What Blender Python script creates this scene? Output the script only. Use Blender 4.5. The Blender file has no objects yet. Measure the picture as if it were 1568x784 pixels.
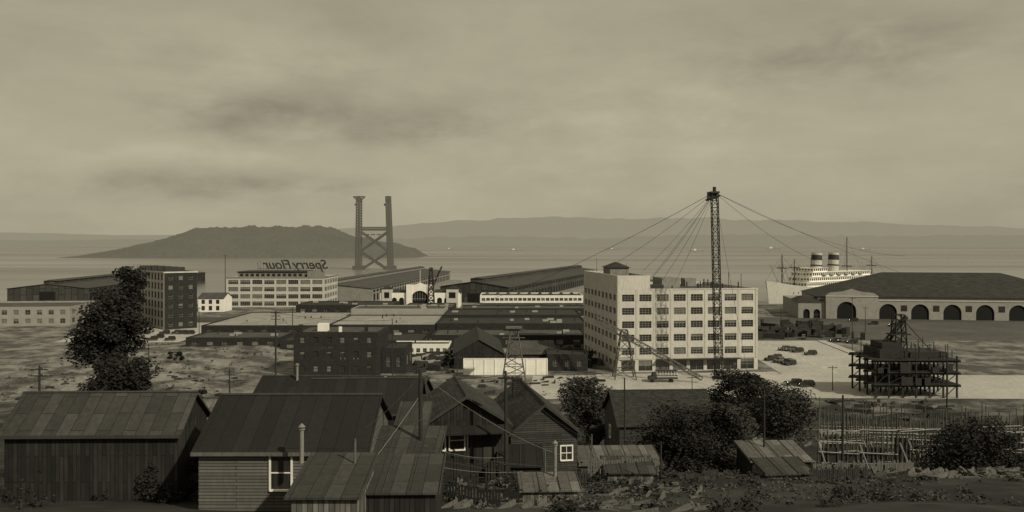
import bpy, math, random
from mathutils import Vector, Matrix, noise
R=random.Random(7)
F=1300.0;HZ=372.0;CX=784.0;H=38.0
def xp(px,D): return (px-CX)/F*D
def zp(py,D): return H-(py-HZ)/F*D
scene=bpy.context.scene
scene.view_settings.view_transform='Standard'
scene.view_settings.look='None'
scene.view_settings.exposure=0
COL=scene.collection
# ---------------------------------------------------------------- terrain
TP=[(-200,60),(-60,44),(0,34.5),(30,27.5),(45,23.8),(65,20),(80,16.5),(100,11.5),(120,7.5),(150,3),(180,.6),(205,0),(600,0)]
def sstep(a,b,v):
    t=max(0,min(1,(v-a)/(b-a))); return t*t*(3-2*t)
def terr(x,y):
    z=0
    for (a,za),(b,zb) in zip(TP,TP[1:]):
        if a<=y<=b:
            z=za+(zb-za)*(y-a)/(b-a);break
    m=1-sstep(170,200,y)
    z+=m*(noise.noise(Vector((x*.07,y*.07,3)))*.7+noise.noise(Vector((x*.3,y*.3,9)))*.18)
    m2=(1-sstep(-88,-76,x))*sstep(205,225,y)*(1-sstep(300,322,y))*sstep(-150,-135,x)
    z+=m2*(1.0+noise.noise(Vector((x*.06,y*.06,1)))*1.6+noise.noise(Vector((x*.25,y*.25,5)))*.5)
    return z
# ---------------------------------------------------------------- materials
def g(v,w=1.0): return (v,v*(1-.035*w),v*(1-.13*w),1)
class NT:
    def __init__(s,nt): s.nt=nt
    def n(s,t,**k):
        a=s.nt.nodes.new(t)
        for q,v in k.items(): setattr(a,q,v)
        return a
    def l(s,a,b): s.nt.links.new(a,b)
def mat(name,v,kind='noise',scale=1.0,var=.3,rough=.85,bump=.25,bw=3.0,row=.2,mort=.35,swap=False,metal=0,spec=.3,msize=.03,stain=1.0):
    m=bpy.data.materials.new(name);m.use_nodes=True
    N=NT(m.node_tree);b=m.node_tree.nodes['Principled BSDF']
    b.inputs['Roughness'].default_value=rough
    b.inputs['Metallic'].default_value=metal
    b.inputs['Specular IOR Level'].default_value=spec
    tc=N.n('ShaderNodeTexCoord')
    n1=N.n('ShaderNodeTexNoise');n1.inputs['Scale'].default_value=.35*scale;n1.inputs['Detail'].default_value=7;n1.inputs['Roughness'].default_value=.65
    N.l(tc.outputs['Object'],n1.inputs['Vector'])
    n2=N.n('ShaderNodeTexNoise');n2.inputs['Scale'].default_value=4*scale;n2.inputs['Detail'].default_value=4
    mp=N.n('ShaderNodeMapping');mp.inputs['Scale'].default_value=(1,1,.25) ;N.l(tc.outputs['Object'],mp.inputs['Vector']);N.l(mp.outputs[0],n2.inputs['Vector'])
    ad=N.n('ShaderNodeMath',operation='ADD');N.l(n1.outputs[0],ad.inputs[0]);N.l(n2.outputs[0],ad.inputs[1])
    mr=N.n('ShaderNodeMapRange');mr.inputs[1].default_value=.65;mr.inputs[2].default_value=1.35;mr.inputs[3].default_value=1-var*stain;mr.inputs[4].default_value=1+var*stain
    N.l(ad.outputs[0],mr.inputs[0])
    hs=N.n('ShaderNodeVectorMath',operation='SCALE')
    N.l(mr.outputs[0],hs.inputs['Scale'])
    bp=N.n('ShaderNodeBump');bp.inputs['Strength'].default_value=bump;bp.inputs['Distance'].default_value=.08
    if kind=='noise':
        hs.inputs[0].default_value=g(v)[:3]
        N.l(ad.outputs[0],bp.inputs['Height'])
    else:
        sp=N.n('ShaderNodeSeparateXYZ');N.l(tc.outputs['Object'],sp.inputs[0])
        cb=N.n('ShaderNodeCombineXYZ')
        if kind in('boards','brick'):
            a=N.n('ShaderNodeMath',operation='ADD');N.l(sp.outputs[0],a.inputs[0]);N.l(sp.outputs[1],a.inputs[1])
            o1,o2=a.outputs[0],sp.outputs[2]
        else: o1,o2=sp.outputs[0],sp.outputs[1]
        if swap:o1,o2=o2,o1
        N.l(o1,cb.inputs[0]);N.l(o2,cb.inputs[1])
        br=N.n('ShaderNodeTexBrick');br.inputs['Scale'].default_value=1
        br.inputs['Brick Width'].default_value=bw;br.inputs['Row Height'].default_value=row
        br.inputs['Mortar Size'].default_value=msize;br.inputs['Mortar Smooth'].default_value=.3
        br.inputs['Color1'].default_value=g(v*(1-var));br.inputs['Color2'].default_value=g(v*(1+var));br.inputs['Mortar'].default_value=g(v*mort)
        N.l(cb.outputs[0],br.inputs['Vector']);N.l(br.outputs['Color'],hs.inputs[0])
        iv=N.n('ShaderNodeMath',operation='SUBTRACT');iv.inputs[0].default_value=1;N.l(br.outputs['Fac'],iv.inputs[1])
        N.l(iv.outputs[0],bp.inputs['Height'])
    N.l(hs.outputs[0],b.inputs['Base Color']);N.l(bp.outputs[0],b.inputs['Normal'])
    return m
def hazemat(name,v,haze,hc=(.33,.30,.195),var=.4,scale=.02):  # aerial haze painted into the surface as a fixed share of emission
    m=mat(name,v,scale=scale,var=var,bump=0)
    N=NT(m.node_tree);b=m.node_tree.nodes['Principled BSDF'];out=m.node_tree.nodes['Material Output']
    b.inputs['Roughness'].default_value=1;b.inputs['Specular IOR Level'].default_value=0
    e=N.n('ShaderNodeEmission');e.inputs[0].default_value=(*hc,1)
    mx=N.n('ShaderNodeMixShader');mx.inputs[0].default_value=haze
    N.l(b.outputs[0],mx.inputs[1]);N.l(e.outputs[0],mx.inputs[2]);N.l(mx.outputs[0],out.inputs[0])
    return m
M={}
M['glass']=mat('window_glass',.03,rough=.12,spec=.6,var=.5,bump=.02)
M['glass2']=mat('window_glass_blind',.14,rough=.4,var=.5,bump=.02)
M['dark']=mat('dark_interior',.008)
M['concrete']=mat('painted_concrete',.47,scale=.6,var=.2,bump=.1)
M['concrete_d']=mat('grey_concrete',.2,scale=.6,var=.3,bump=.1)
M['white']=mat('white_paint',.72,var=.14,bump=.05)
M['cream']=mat('cream_stucco',.44,var=.18,bump=.1)
M['stucco']=mat('grey_stucco',.26,var=.22,bump=.1)
M['trim']=mat('window_trim',.26,var=.2)
M['trimd']=mat('dark_trim',.04,var=.3)
M['brickd']=mat('dark_brick',.028,'brick',bw=.5,row=.18,var=.3)
M['roofd']=mat('tar_roof',.028,scale=.8,var=.5)
M['roofl']=mat('gravel_roof',.27,scale=.3,var=.35)
M['roofm']=mat('grey_roof',.065,scale=.5,var=.5)
M['shing']=mat('shingle_roof',.03,'sheet',bw=.5,row=.28,var=.35,msize=.02,bump=.6)
M['shingy']=mat('shingle_roof_b',.034,'sheet',bw=.5,row=.28,var=.4,swap=True,msize=.02,bump=.6)
M['tar']=mat('tarpaper_roof',.014,'sheet',bw=9,row=.9,var=.25,swap=True,msize=.025,bump=.4)
M['metal']=mat('sheet_roof',.045,'sheet',bw=2.2,row=.75,var=.3,swap=True,msize=.025,bump=.5)
M['metall']=mat('sheet_roof_pale',.11,'sheet',bw=2.2,row=.75,var=.35,swap=True,msize=.03,bump=.5)
M['clap']=mat('clapboard',.12,'boards',bw=4,row=.17,var=.2,msize=.022,bump=.8)
M['clapd']=mat('clapboard_dark',.05,'boards',bw=4,row=.17,var=.3,msize=.022,bump=.8)
M['vert']=mat('board_wall',.02,'boards',bw=3,row=.24,var=.45,swap=True,msize=.02,bump=.8)
M['vertl']=mat('board_wall_pale',.13,'boards',bw=3,row=.24,var=.5,swap=True,msize=.02,bump=.8)
M['wood']=mat('weathered_wood',.1,scale=2,var=.4)
M['woodd']=mat('dark_timber',.025,scale=2,var=.4)
M['woodl']=mat('new_timber',.24,scale=2,var=.35)
M['steel']=mat('dark_steel',.03,var=.3,rough=.6)
M['rope']=mat('wire_rope',.05)
M['shedwall']=mat('shed_wall',.05,'boards',bw=8,row=4,swap=True,var=.3,msize=.25)
M['shedroof']=mat('shed_roof',.055,'sheet',bw=12,row=4,var=.15,msize=.12,bump=.3)
M['tile']=mat('tile_roof',.04,'sheet',bw=2,row=.6,var=.3,msize=.1)
M['carp']=mat('car_paint',.02,rough=.25,spec=.6,var=.2,bump=0)
M['carp2']=mat('car_paint_grey',.1,rough=.3,spec=.6,var=.2,bump=0)
M['tyre']=mat('rubber',.012)
M['chrome']=mat('metal_trim',.5,rough=.3,metal=1)
M['road']=mat('concrete_road',.38,scale=.22,var=.28,bump=.1)
M['asph']=mat('asphalt',.08,scale=.15,var=.45,bump=.1)
M['side']=mat('sidewalk',.4,'sheet',bw=2,row=2,var=.08,msize=.03)
M['bark']=mat('bark',.03,scale=3,var=.4)
M['paintl']=mat('road_paint',.7,var=.2)
def leafmat(name,v):
    m=bpy.data.materials.new(name);m.use_nodes=True;N=NT(m.node_tree);b=m.node_tree.nodes['Principled BSDF']
    b.inputs['Roughness'].default_value=.8;b.inputs['Specular IOR Level'].default_value=.12
    gm=N.n('ShaderNodeNewGeometry');tc=N.n('ShaderNodeTexCoord')
    nz=N.n('ShaderNodeTexNoise');nz.inputs['Scale'].default_value=.6;N.l(tc.outputs['Object'],nz.inputs['Vector'])
    ad=N.n('ShaderNodeMath',operation='ADD');N.l(gm.outputs['Random Per Island'],ad.inputs[0]);N.l(nz.outputs[0],ad.inputs[1])
    mr=N.n('ShaderNodeMapRange');mr.inputs[1].default_value=.2;mr.inputs[2].default_value=1.5;mr.inputs[3].default_value=.35;mr.inputs[4].default_value=1.9
    N.l(ad.outputs[0],mr.inputs[0])
    hs=N.n('ShaderNodeVectorMath',operation='SCALE');hs.inputs[0].default_value=g(v)[:3];N.l(mr.outputs[0],hs.inputs['Scale'])
    N.l(hs.outputs[0],b.inputs['Base Color']);return m
M['leaf']=leafmat('foliage',.034);M['leafd']=leafmat('foliage_dark',.02);M['weed']=leafmat('weeds_leaf',.05)
# ---------------------------------------------------------------- mesh builder
class MB:
    def __init__(s): s.v=[];s.f=[]
    def add(s,vs,fs):
        o=len(s.v);s.v+= [tuple(p) for p in vs];s.f+=[tuple(i+o for i in f) for f in fs]
    def box(s,x0,x1,y0,y1,z0,z1):
        if x0>x1:x0,x1=x1,x0
        if y0>y1:y0,y1=y1,y0
        if z0>z1:z0,z1=z1,z0
        s.add([(x0,y0,z0),(x1,y0,z0),(x1,y1,z0),(x0,y1,z0),(x0,y0,z1),(x1,y0,z1),(x1,y1,z1),(x0,y1,z1)],
          [(0,3,2,1),(4,5,6,7),(0,1,5,4),(1,2,6,5),(2,3,7,6),(3,0,4,7)])
    def hexa(s,b,t):
        s.add(list(b)+list(t),[(0,3,2,1),(4,5,6,7),(0,1,5,4),(1,2,6,5),(2,3,7,6),(3,0,4,7)])
    def cyl(s,p,q,r0,r1=None,n=8):
        if r1 is None:r1=r0
        p=Vector(p);q=Vector(q);d=(q-p)
        if d.length<1e-6:return
        d.normalize();a=Vector((0,0,1)) if abs(d.z)<.9 else Vector((1,0,0))
        u=d.cross(a).normalized();w=d.cross(u)
        vs=[];
        for c,r in((p,r0),(q,r1)):
            for i in range(n):
                t=2*math.pi*i/n;vs.append(c+u*(r*math.cos(t))+w*(r*math.sin(t)))
        fs=[(i,(i+1)%n,n+(i+1)%n,n+i) for i in range(n)]+[tuple(range(n))[::-1],tuple(range(n,2*n))]
        s.add(vs,fs)
    def beam(s,p,q,w): s.cyl(p,q,w*.707,None,4)
    def prism(s,prof,y0,y1,axis='y'):
        n=len(prof)
        if axis=='y': vs=[(a,y0,z) for a,z in prof]+[(a,y1,z) for a,z in prof]
        else: vs=[(y0,a,z) for a,z in prof]+[(y1,a,z) for a,z in prof]
        s.add(vs,[tuple(range(n))[::-1],tuple(range(n,2*n))]+[(i,(i+1)%n,n+(i+1)%n,n+i) for i in range(n)])
    def lattice(s,p,q,w0,w1,n,bw,lw=None):
        p=Vector(p);q=Vector(q);d=(q-p).normalized();a=Vector((0,0,1)) if abs(d.z)<.8 else Vector((0,1,0))
        u=d.cross(a).normalized();w=d.cross(u).normalized();lw=lw or bw*1.5
        def ring(t):
            c=p.lerp(q,t);h=(w0+(w1-w0)*t)/2
            return [c+u*h+w*h,c-u*h+w*h,c-u*h-w*h,c+u*h-w*h]
        rs=[ring(i/n) for i in range(n+1)]
        for i in range(n):
            for k in range(4):
                s.beam(rs[i][k],rs[i+1][k],lw)
                k2=(k+1)%4
                s.beam(rs[i][k],rs[i+1][k2],bw) if i%2 else s.beam(rs[i][k2],rs[i+1][k],bw)
                s.beam(rs[i+1][k],rs[i+1][k2],bw)
    def mesh(s,name,mat):
        me=bpy.data.meshes.new(name);me.from_pydata(s.v,[],s.f);me.materials.append(mat);me.update();return me
def fixn(me):
    import bmesh
    bm=bmesh.new();bm.from_mesh(me);bmesh.ops.recalc_face_normals(bm,faces=bm.faces);bm.to_mesh(me);bm.free()
class Grp:
    def __init__(s,name,loc=(0,0,0),rot=0):
        s.e=bpy.data.objects.new(name,None);s.e.location=loc;s.e.rotation_euler=(0,0,rot);COL.objects.link(s.e);s.e.empty_display_size=.5;s.p={}
    def part(s,n,m):
        if n not in s.p:s.p[n]=(MB(),m)
        return s.p[n][0]
    def done(s,norm=True):
        for n,(b,m) in s.p.items():
            if not b.v:continue
            me=b.mesh(n,m)
            if norm and len(b.f)<60000:fixn(me)
            o=bpy.data.objects.new(n,me);o.parent=s.e;COL.objects.link(o)
        return s
def single(name,mb,mat,loc=(0,0,0),rot=0,norm=True):
    me=mb.mesh(name,mat)
    if norm:fixn(me)
    o=bpy.data.objects.new(name,me);o.location=loc;o.rotation_euler=(0,0,rot);COL.objects.link(o);return o
def sb(mb,side,W,D,a0,a1,d0,d1,z0,z1):
    if side=='f':mb.box(a0,a1,d0,d1,z0,z1)
    elif side=='b':mb.box(W-a1,W-a0,D-d1,D-d0,z0,z1)
    elif side=='l':mb.box(d0,d1,D-a1,D-a0,z0,z1)
    else:mb.box(W-d1,W-d0,a0,a1,z0,z1)
# ---------------------------------------------------------------- multistorey building
def facade(G,side,W,D,z0,z1,floors,n,wall,ww=.7,sill=.28,wh=.55,t=.35,c=.6,mul=(3,3),top=.8,a_in=None,trim='trim',skip=()):
    L=(W if side in'fb' else D)-2*c
    wl=G.part('walls',wall)
    if n==0:
        sb(wl,side,W,D,c,c+L,0,t,z0,z1+top);return
    fh=(z1-z0)/floors;bw=L/n
    gl=G.part('windows',M['glass']);g2=G.part('blinds',M['glass2']);fr=G.part('window_frames',M[trim])
    prev=z0
    for k in range(floors):
        zs=z0+k*fh+sill*fh;zh=zs+wh*fh
        sb(wl,side,W,D,c,c+L,0,t,prev,zs)
        pv=c
        for i in range(n):
            a0=c+i*bw+bw*(1-ww)/2;a1=a0+bw*ww
            sb(wl,side,W,D,pv,a0,0,t,zs,zh);pv=a1
            if (k,i) in skip: 
                sb(wl,side,W,D,a0,a1,0,t,zs,zh);continue
            sb(gl if R.random()<.7 else g2,side,W,D,a0,a1,t*.7,t,zs,zh)
            if R.random()<.35: sb(g2,side,W,D,a0,a1,t*.62,t*.68,zh-(zh-zs)*R.choice([.3,.5,.4]),zh)
            m=.07
            for j in range(mul[0]+1):
                q=a0+(a1-a0-m)*j/mul[0];sb(fr,side,W,D,q,q+m,t*.45,t*.6,zs,zh)
            for j in range(mul[1]+1):
                q=zs+(zh-zs-m)*j/mul[1];sb(fr,side,W,D,a0+m,a1-m,t*.47,t*.58,q,q+m)
        sb(wl,side,W,D,pv,c+L,0,t,zs,zh)
        prev=zh
    sb(wl,side,W,D,c,c+L,0,t,prev,z1+top)
def building(name,x,y,rot,W,D,Hh,floors,bays,wall,roof='roofm',z=0,top=.8,c=.6,cornice=None,**k):
    G=Grp(name,(x,y,z),rot);wl=G.part('walls',wall)
    for (a,b) in((0,0),(W-c,0),(0,D-c),(W-c,D-c)):wl.box(a,a+c,b,b+c,0,Hh+top)
    for s,n in zip('frbl',bays):facade(G,s,W,D,0,Hh,floors,n,wall,top=top,c=c,**k)
    G.part('roof',M[roof]).box(.35,W-.35,.35,D-.35,Hh-.3,Hh)
    if cornice:
        cn=G.part('cornice',M[cornice])
        cn.box(-.35,W+.35,-.35,0-.003,Hh+top-.5,Hh+top+.1);cn.box(-.35,W+.35,D+.003,D+.35,Hh+top-.5,Hh+top+.1)
        cn.box(-.35,-.003,0,D,Hh+top-.5,Hh+top+.1);cn.box(W+.003,W+.35,0,D,Hh+top-.5,Hh+top+.1)
    return G
# ---------------------------------------------------------------- house
def gable_roof(rf,W,L,h,rise,ridge,ov,th=.14):
    if ridge=='x':
        s=rise/(L/2);z0=h-ov*s
        prof1=[(-ov,z0),(L/2,h+rise),(L/2,h+rise+th),(-ov,z0+th)];prof2=[(L+ov,z0),(L/2,h+rise),(L/2,h+rise+th),(L+ov,z0+th)]
        rf.prism(prof1,-ov,W+ov,'x');rf.prism(prof2,-ov,W+ov,'x')
    else:
        s=rise/(W/2);z0=h-ov*s
        prof1=[(-ov,z0),(W/2,h+rise),(W/2,h+rise+th),(-ov,z0+th)];prof2=[(W+ov,z0),(W/2,h+rise),(W/2,h+rise+th),(W+ov,z0+th)]
        rf.prism(prof1,-ov,L+ov,'y');rf.prism(prof2,-ov,L+ov,'y')
def win(G,side,W,L,a,z,w,h,fm='white',door=False):
    f=G.part('window_frames',M[fm]);gl=G.part('windows',M['glass'])
    m=.1
    sb(gl,side,W,L,a,a+w,-.02,.05,z,z+h)
    sb(f,side,W,L,a-m,a,-.09,.03,z-m,z+h+m);sb(f,side,W,L,a+w,a+w+m,-.09,.03,z-m,z+h+m)
    sb(f,side,W,L,a,a+w,-.085,.03,z+h,z+h+m);sb(f,side,W,L,a-.05,a+w+.05,-.14,-.09,z-m,z-m+.06);sb(f,side,W,L,a,a+w,-.085,.03,z-m,z)
    sb(f,side,W,L,a,a+w,-.06,-.02,z+h*.5-.03,z+h*.5+.03)
    if w<.9: sb(f,side,W,L,a+w/2-.025,a+w/2+.025,-.055,-.02,z,z+h)
def house(name,x,y,z,rot,W,L,h,rise,ridge,wall,roof,wins=(),ov=.4,base=2.0,chim=None,corner=None):
    G=Grp(name,(x,y,z),rot);w=G.part('walls',M[wall])
    if ridge=='x':w.prism([(0,-base),(L,-base),(L,h),(L/2,h+rise-.01),(0,h)],0,W,'x')
    else:w.prism([(0,-base),(W,-base),(W,h),(W/2,h+rise-.01),(0,h)],0,L,'y')
    gable_roof(G.part('roof',M[roof]),W,L,h+.02,rise,ridge,ov)
    rc=G.part('ridge_cap',M['trimd'])
    if ridge=='x':rc.beam((-ov,L/2,h+rise+.17),(W+ov,L/2,h+rise+.17),.12)
    else:rc.beam((W/2,-ov,h+rise+.17),(W/2,L+ov,h+rise+.17),.12)
    ff=G.part('fascia',M[corner or 'trimd'])
    if ridge=='x':
        ff.box(-ov,W+ov,-ov-.05,-ov-.003,h-ov*rise/(L/2)-.02,h-ov*rise/(L/2)+.17)
    else:
        s=rise/(W/2)
        for sx in(0,1):
            a=-ov if sx==0 else W+ov
            ff.prism([(a,h-ov*s-.03),(W/2,h+rise-.03),(W/2,h+rise+.2),(a,h-ov*s+.2)],-ov-.06,-ov-.003,'y')
    for q in wins: win(G,*(q[:1]),W,L,*q[1:])
    if chim:
        cx,cy,ct=chim;c=G.part('chimney',M['brickd']);c.box(cx,cx+.6,cy,cy+.6,h-.5,ct);c.box(cx-.06,cx+.66,cy-.06,cy+.66,ct-.2,ct+.02)
    return G
def shed(name,x,y,z,rot,W,L,hf,hb,wall,roof,base=1.5,wins=(),ov=.25):
    "lean-to: roof slopes to front"
    G=Grp(name,(x,y,z),rot);w=G.part('walls',M[wall])
    w.prism([(0,-base),(L,-base),(L,hb),(0,hf)],0,W,'x')
    s=(hb-hf)/L;G.part('roof',M[roof]).prism([(-ov,hf-ov*s+.01),(L+ov,hb+ov*s+.01),(L+ov,hb+ov*s+.12),(-ov,hf-ov*s+.12)],-ov,W+ov,'x')
    bt=G.part('battens',M['trimd'])
    n=max(2,int(W/1.1))
    for i in range(n+1):
        a=-ov+.05+(W+2*ov-.1)*i/n
        bt.beam((a,-ov,hf-ov*s+.14),(a,L+ov,hb+ov*s+.14),.045)
    for q in wins: win(G,*(q[:1]),W,L,*q[1:])
    return G
# ---------------------------------------------------------------- ground, water, roads
def grid(name,xs,ys,fz,mat):
    mb=MB();nx=len(xs);mb.v=[(x,y,fz(x,y)) for y in ys for x in xs]
    mb.f=[(j*nx+i,j*nx+i+1,(j+1)*nx+i+1,(j+1)*nx+i) for j in range(len(ys)-1) for i in range(nx-1)]
    me=mb.mesh(name,mat)
    for p in me.polygons:p.use_smooth=True
    o=bpy.data.objects.new(name,me);COL.objects.link(o);return o
xs=[-900,-700,-500,-400,-300,-250]+[-200+i*2 for i in range(176)]+[180,220,300,400,600,900]
ys=[-200,-100,-50,-20,0,10,20]+[25+i*1.5 for i in range(210)]+[345,380,430,480,522,523]
gm=mat('ground_dirt',.18,scale=.2,var=.35,bump=.5)
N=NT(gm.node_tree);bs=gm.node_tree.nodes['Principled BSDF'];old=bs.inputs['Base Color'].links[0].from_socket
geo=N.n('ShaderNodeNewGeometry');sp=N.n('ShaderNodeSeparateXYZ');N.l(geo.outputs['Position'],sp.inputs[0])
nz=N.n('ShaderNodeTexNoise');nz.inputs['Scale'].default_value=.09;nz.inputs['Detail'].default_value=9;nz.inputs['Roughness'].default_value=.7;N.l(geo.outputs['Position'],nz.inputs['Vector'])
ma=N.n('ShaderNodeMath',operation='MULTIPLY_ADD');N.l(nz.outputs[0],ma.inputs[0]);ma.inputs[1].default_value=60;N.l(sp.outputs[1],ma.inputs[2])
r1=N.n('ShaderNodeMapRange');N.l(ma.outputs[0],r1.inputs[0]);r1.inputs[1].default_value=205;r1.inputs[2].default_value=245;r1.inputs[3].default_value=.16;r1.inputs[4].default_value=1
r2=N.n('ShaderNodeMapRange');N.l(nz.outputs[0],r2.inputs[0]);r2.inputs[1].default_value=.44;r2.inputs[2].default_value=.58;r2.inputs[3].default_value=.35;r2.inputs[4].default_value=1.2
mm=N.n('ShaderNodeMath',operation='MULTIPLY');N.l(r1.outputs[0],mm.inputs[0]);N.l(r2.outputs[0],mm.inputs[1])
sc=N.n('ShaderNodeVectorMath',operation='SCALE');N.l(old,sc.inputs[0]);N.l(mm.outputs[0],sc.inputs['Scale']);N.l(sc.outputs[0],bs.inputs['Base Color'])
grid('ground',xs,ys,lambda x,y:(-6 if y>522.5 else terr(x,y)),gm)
# water
wm=bpy.data.materials.new('bay_water');wm.use_nodes=True;N=NT(wm.node_tree);b=wm.node_tree.nodes['Principled BSDF']
b.inputs['Roughness'].default_value=.28;b.inputs['Base Color'].default_value=g(.17);b.inputs['IOR'].default_value=1.33
tc=N.n('ShaderNodeTexCoord');mp=N.n('ShaderNodeMapping');mp.inputs['Scale'].default_value=(.12,.5,1);N.l(tc.outputs['Object'],mp.inputs[0])
nz=N.n('ShaderNodeTexNoise');nz.inputs['Scale'].default_value=.5;nz.inputs['Detail'].default_value=6;N.l(mp.outputs[0],nz.inputs['Vector'])
bp=N.n('ShaderNodeBump');bp.inputs['Strength'].default_value=.3;bp.inputs['Distance'].default_value=.4;N.l(nz.outputs[0],bp.inputs['Height']);N.l(bp.outputs[0],b.inputs['Normal'])
mp2=N.n('ShaderNodeMapping');mp2.inputs['Scale'].default_value=(.0006,.004,1);N.l(tc.outputs['Object'],mp2.inputs[0])
n3=N.n('ShaderNodeTexNoise');n3.inputs['Scale'].default_value=1;n3.inputs['Detail'].default_value=5;N.l(mp2.outputs[0],n3.inputs['Vector'])
r3=N.n('ShaderNodeMapRange');N.l(n3.outputs[0],r3.inputs[0]);r3.inputs[1].default_value=.35;r3.inputs[2].default_value=.65;r3.inputs[3].default_value=.18;r3.inputs[4].default_value=.42;N.l(r3.outputs[0],b.inputs['Roughness'])
mb=MB();mb.add([(-40000,400,-2.5),(40000,400,-2.5),(40000,45000,-2.5),(-40000,45000,-2.5)],[(0,1,2,3)]);single('bay_water',mb,wm,norm=False)
def sheet(name,pts,mat,z,th=None):
    mb=MB()
    if th:
        n=len(pts);mb.add([(x,y,z-th) for x,y in pts]+[(x,y,z) for x,y in pts],[tuple(range(n,2*n))]+[(i,(i+1)%n,n+(i+1)%n,n+i) for i in range(n)])
    else: mb.add([(x,y,z) for x,y in pts],[tuple(range(len(pts)))])
    return single(name,mb,mat)
sheet('street',[(4,206),(30,209),(160,206),(160,243),(70,246),(6,243)],M['road'],.02)
sheet('cross_street',[(78,243.5),(112,243.5),(118,330),(84,330)],M['road'],.024)
sheet('embarcadero_road',[(-420,405),(420,405),(420,436),(-420,436)],M['asph'],.02)
sheet('side_street',[(-175,325),(-128,325),(-128,404.5),(-190,404.5)],M['road'],.022)
sheet('rail_yard_ground',[(84,330.5),(300,330.5),(300,404.5),(84,404.5)],M['asph'],.02)
mb=MB()
for k in range(6):
    for o in(0,1.43):mb.box(-420,420,408+k*4+o,408.08+k*4+o,.0,.07)
single('railway_tracks',mb,M['steel'])
mb=MB()
for i in range(9): mb.box(94.9,95.15,248+i*9,252+i*9,.025,.032)
single('road_lane_marking',mb,M['paintl'])
for pts in ([(24,243.5),(77.5,246.5),(77.5,249.8),(24,244.6)],[(112.5,243.5),(116,243.5),(122,330),(118.5,330)]):
    sheet('sidewalk',pts,M['side'],.14,.14)
mb=MB();mb.box(-900,900,522.9,524,-6,.5);single('seawall',mb,M['concrete_d'])
# ---------------------------------------------------------------- distant land
def lerp_prof(P,x):
    if x<=P[0][0]:return P[0][1]
    for (a,u),(b,v) in zip(P,P[1:]):
        if a<=x<=b:
            t=(x-a)/(b-a);t=t*t*(3-2*t)*.5+t*.5;return u+(v-u)*t
    return P[-1][1]
def ridge(name,P,D0,depth,mat,px0,px1,n=260,ns=14,rough=1.0,base=-4):
    def fz(x,y):
        t=(y-D0)/depth
        px=CX+x/D0*F
        top=zp(lerp_prof(P,px),D0)-base
        s=max(0,1-abs(t))**.6
        nn=noise.fractal(Vector((x,y,0))*(6/depth),1,2,5)*.1*rough+noise.noise(Vector((x,y,5))*(45/depth))*.025*rough
        return base+max(0,top)*s*(1+nn*(1 if abs(t)<.95 else 0))
    xs=[xp(px0,D0)+(xp(px1,D0)-xp(px0,D0))*i/n for i in range(n+1)]
    ys=[D0-depth+2*depth*i/ns for i in range(ns+1)]
    return grid(name,xs,ys,fz,mat)
isl=[(120,395),(150,389),(172,384),(195,379),(225,372),(262,363),(292,352),(325,347.5),(365,348.5),(410,346.5),(455,347),(490,347),(515,351),(545,361),(575,368),(610,373),(636,380),(650,394)]
ridge('island_hill',isl,2500,220,hazemat('island_scrub_haze',.03,.40,hc=(.31,.285,.2),scale=.03,var=.8),118,652,n=420,ns=28)  # scrub colour with painted haze glow
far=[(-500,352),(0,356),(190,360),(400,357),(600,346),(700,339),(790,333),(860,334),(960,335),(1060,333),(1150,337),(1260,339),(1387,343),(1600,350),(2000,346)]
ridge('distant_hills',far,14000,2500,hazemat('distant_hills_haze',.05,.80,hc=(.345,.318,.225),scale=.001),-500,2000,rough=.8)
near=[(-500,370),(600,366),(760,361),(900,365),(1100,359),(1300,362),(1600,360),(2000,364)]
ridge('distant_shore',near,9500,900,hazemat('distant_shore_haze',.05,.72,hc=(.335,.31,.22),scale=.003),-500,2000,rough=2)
# ---------------------------------------------------------------- bridge tower
tm=hazemat('tower_steel_haze',.05,.25,hc=(.28,.255,.18),var=.2)  # steel colour veiled by painted-in distance haze
D=1300;G=Grp('bridge_tower',(0,D,0));mb=G.part('steelwork',tm)
def TX(px):return (px-CX)
def TZ(py):return H-(py-HZ)
for (xb,xt,tp) in((549,550,303),(598.5,594.5,303)):
    for dy in(-9,9):
        for dx in(-2.2,2.2):
            mb.beam((TX(xb)+dx*1.3,dy,-4),(TX(xt)+dx,dy,TZ(tp)),1.6)
        for i in range(27):
            t=i/27;z=-4+(TZ(tp)+4)*t;x=TX(xb)+(TX(xt)-TX(xb))*t
            mb.box(x-2.4,x+2.4,dy-1.2,dy+1.2,z,z+2.9)
    x=TX(xt);top=TZ(tp)
    mb.box(x-3,x+3,-10,10,top-2,top)
    e=9 if xt<560 else 4.5
    mb.box(x-e,x+e,-2,2,top+.5,top+2.6);mb.box(x-1,x+1,-1,1,top-14,top+3);mb.beam((x-e+1,0,top+.8),(x-1,0,top-6),1);mb.beam((x+e-1,0,top+.8),(x+1,0,top-6),1)
    mb.box(x-6,x-3.2,-5,5,top-12,top-9)
    mb.box(TX(xb)-7,TX(xb)+7,-14,14,-5,3)
for z0,z1 in((353,350),(349.2,347.5),(418,413)):
    for dy in(-9,9): mb.box(TX(549)+2,TX(597)-2,dy-1,dy+1,TZ(z0),TZ(z1))
for (ya,yb) in((355,384),(386,413)):
    for dy in(-9,9):
        mb.beam((TX(550)+3,dy,TZ(ya)),(TX(597)-3,dy,TZ(yb)),1.8);mb.beam((TX(597)-3,dy,TZ(ya)),(TX(550)+3,dy,TZ(yb)),1.8)
for i in range(4): mb.box(TX(560+i*9),TX(564+i*9),-9,9,TZ(360),TZ(358.5))
G.done()
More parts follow.
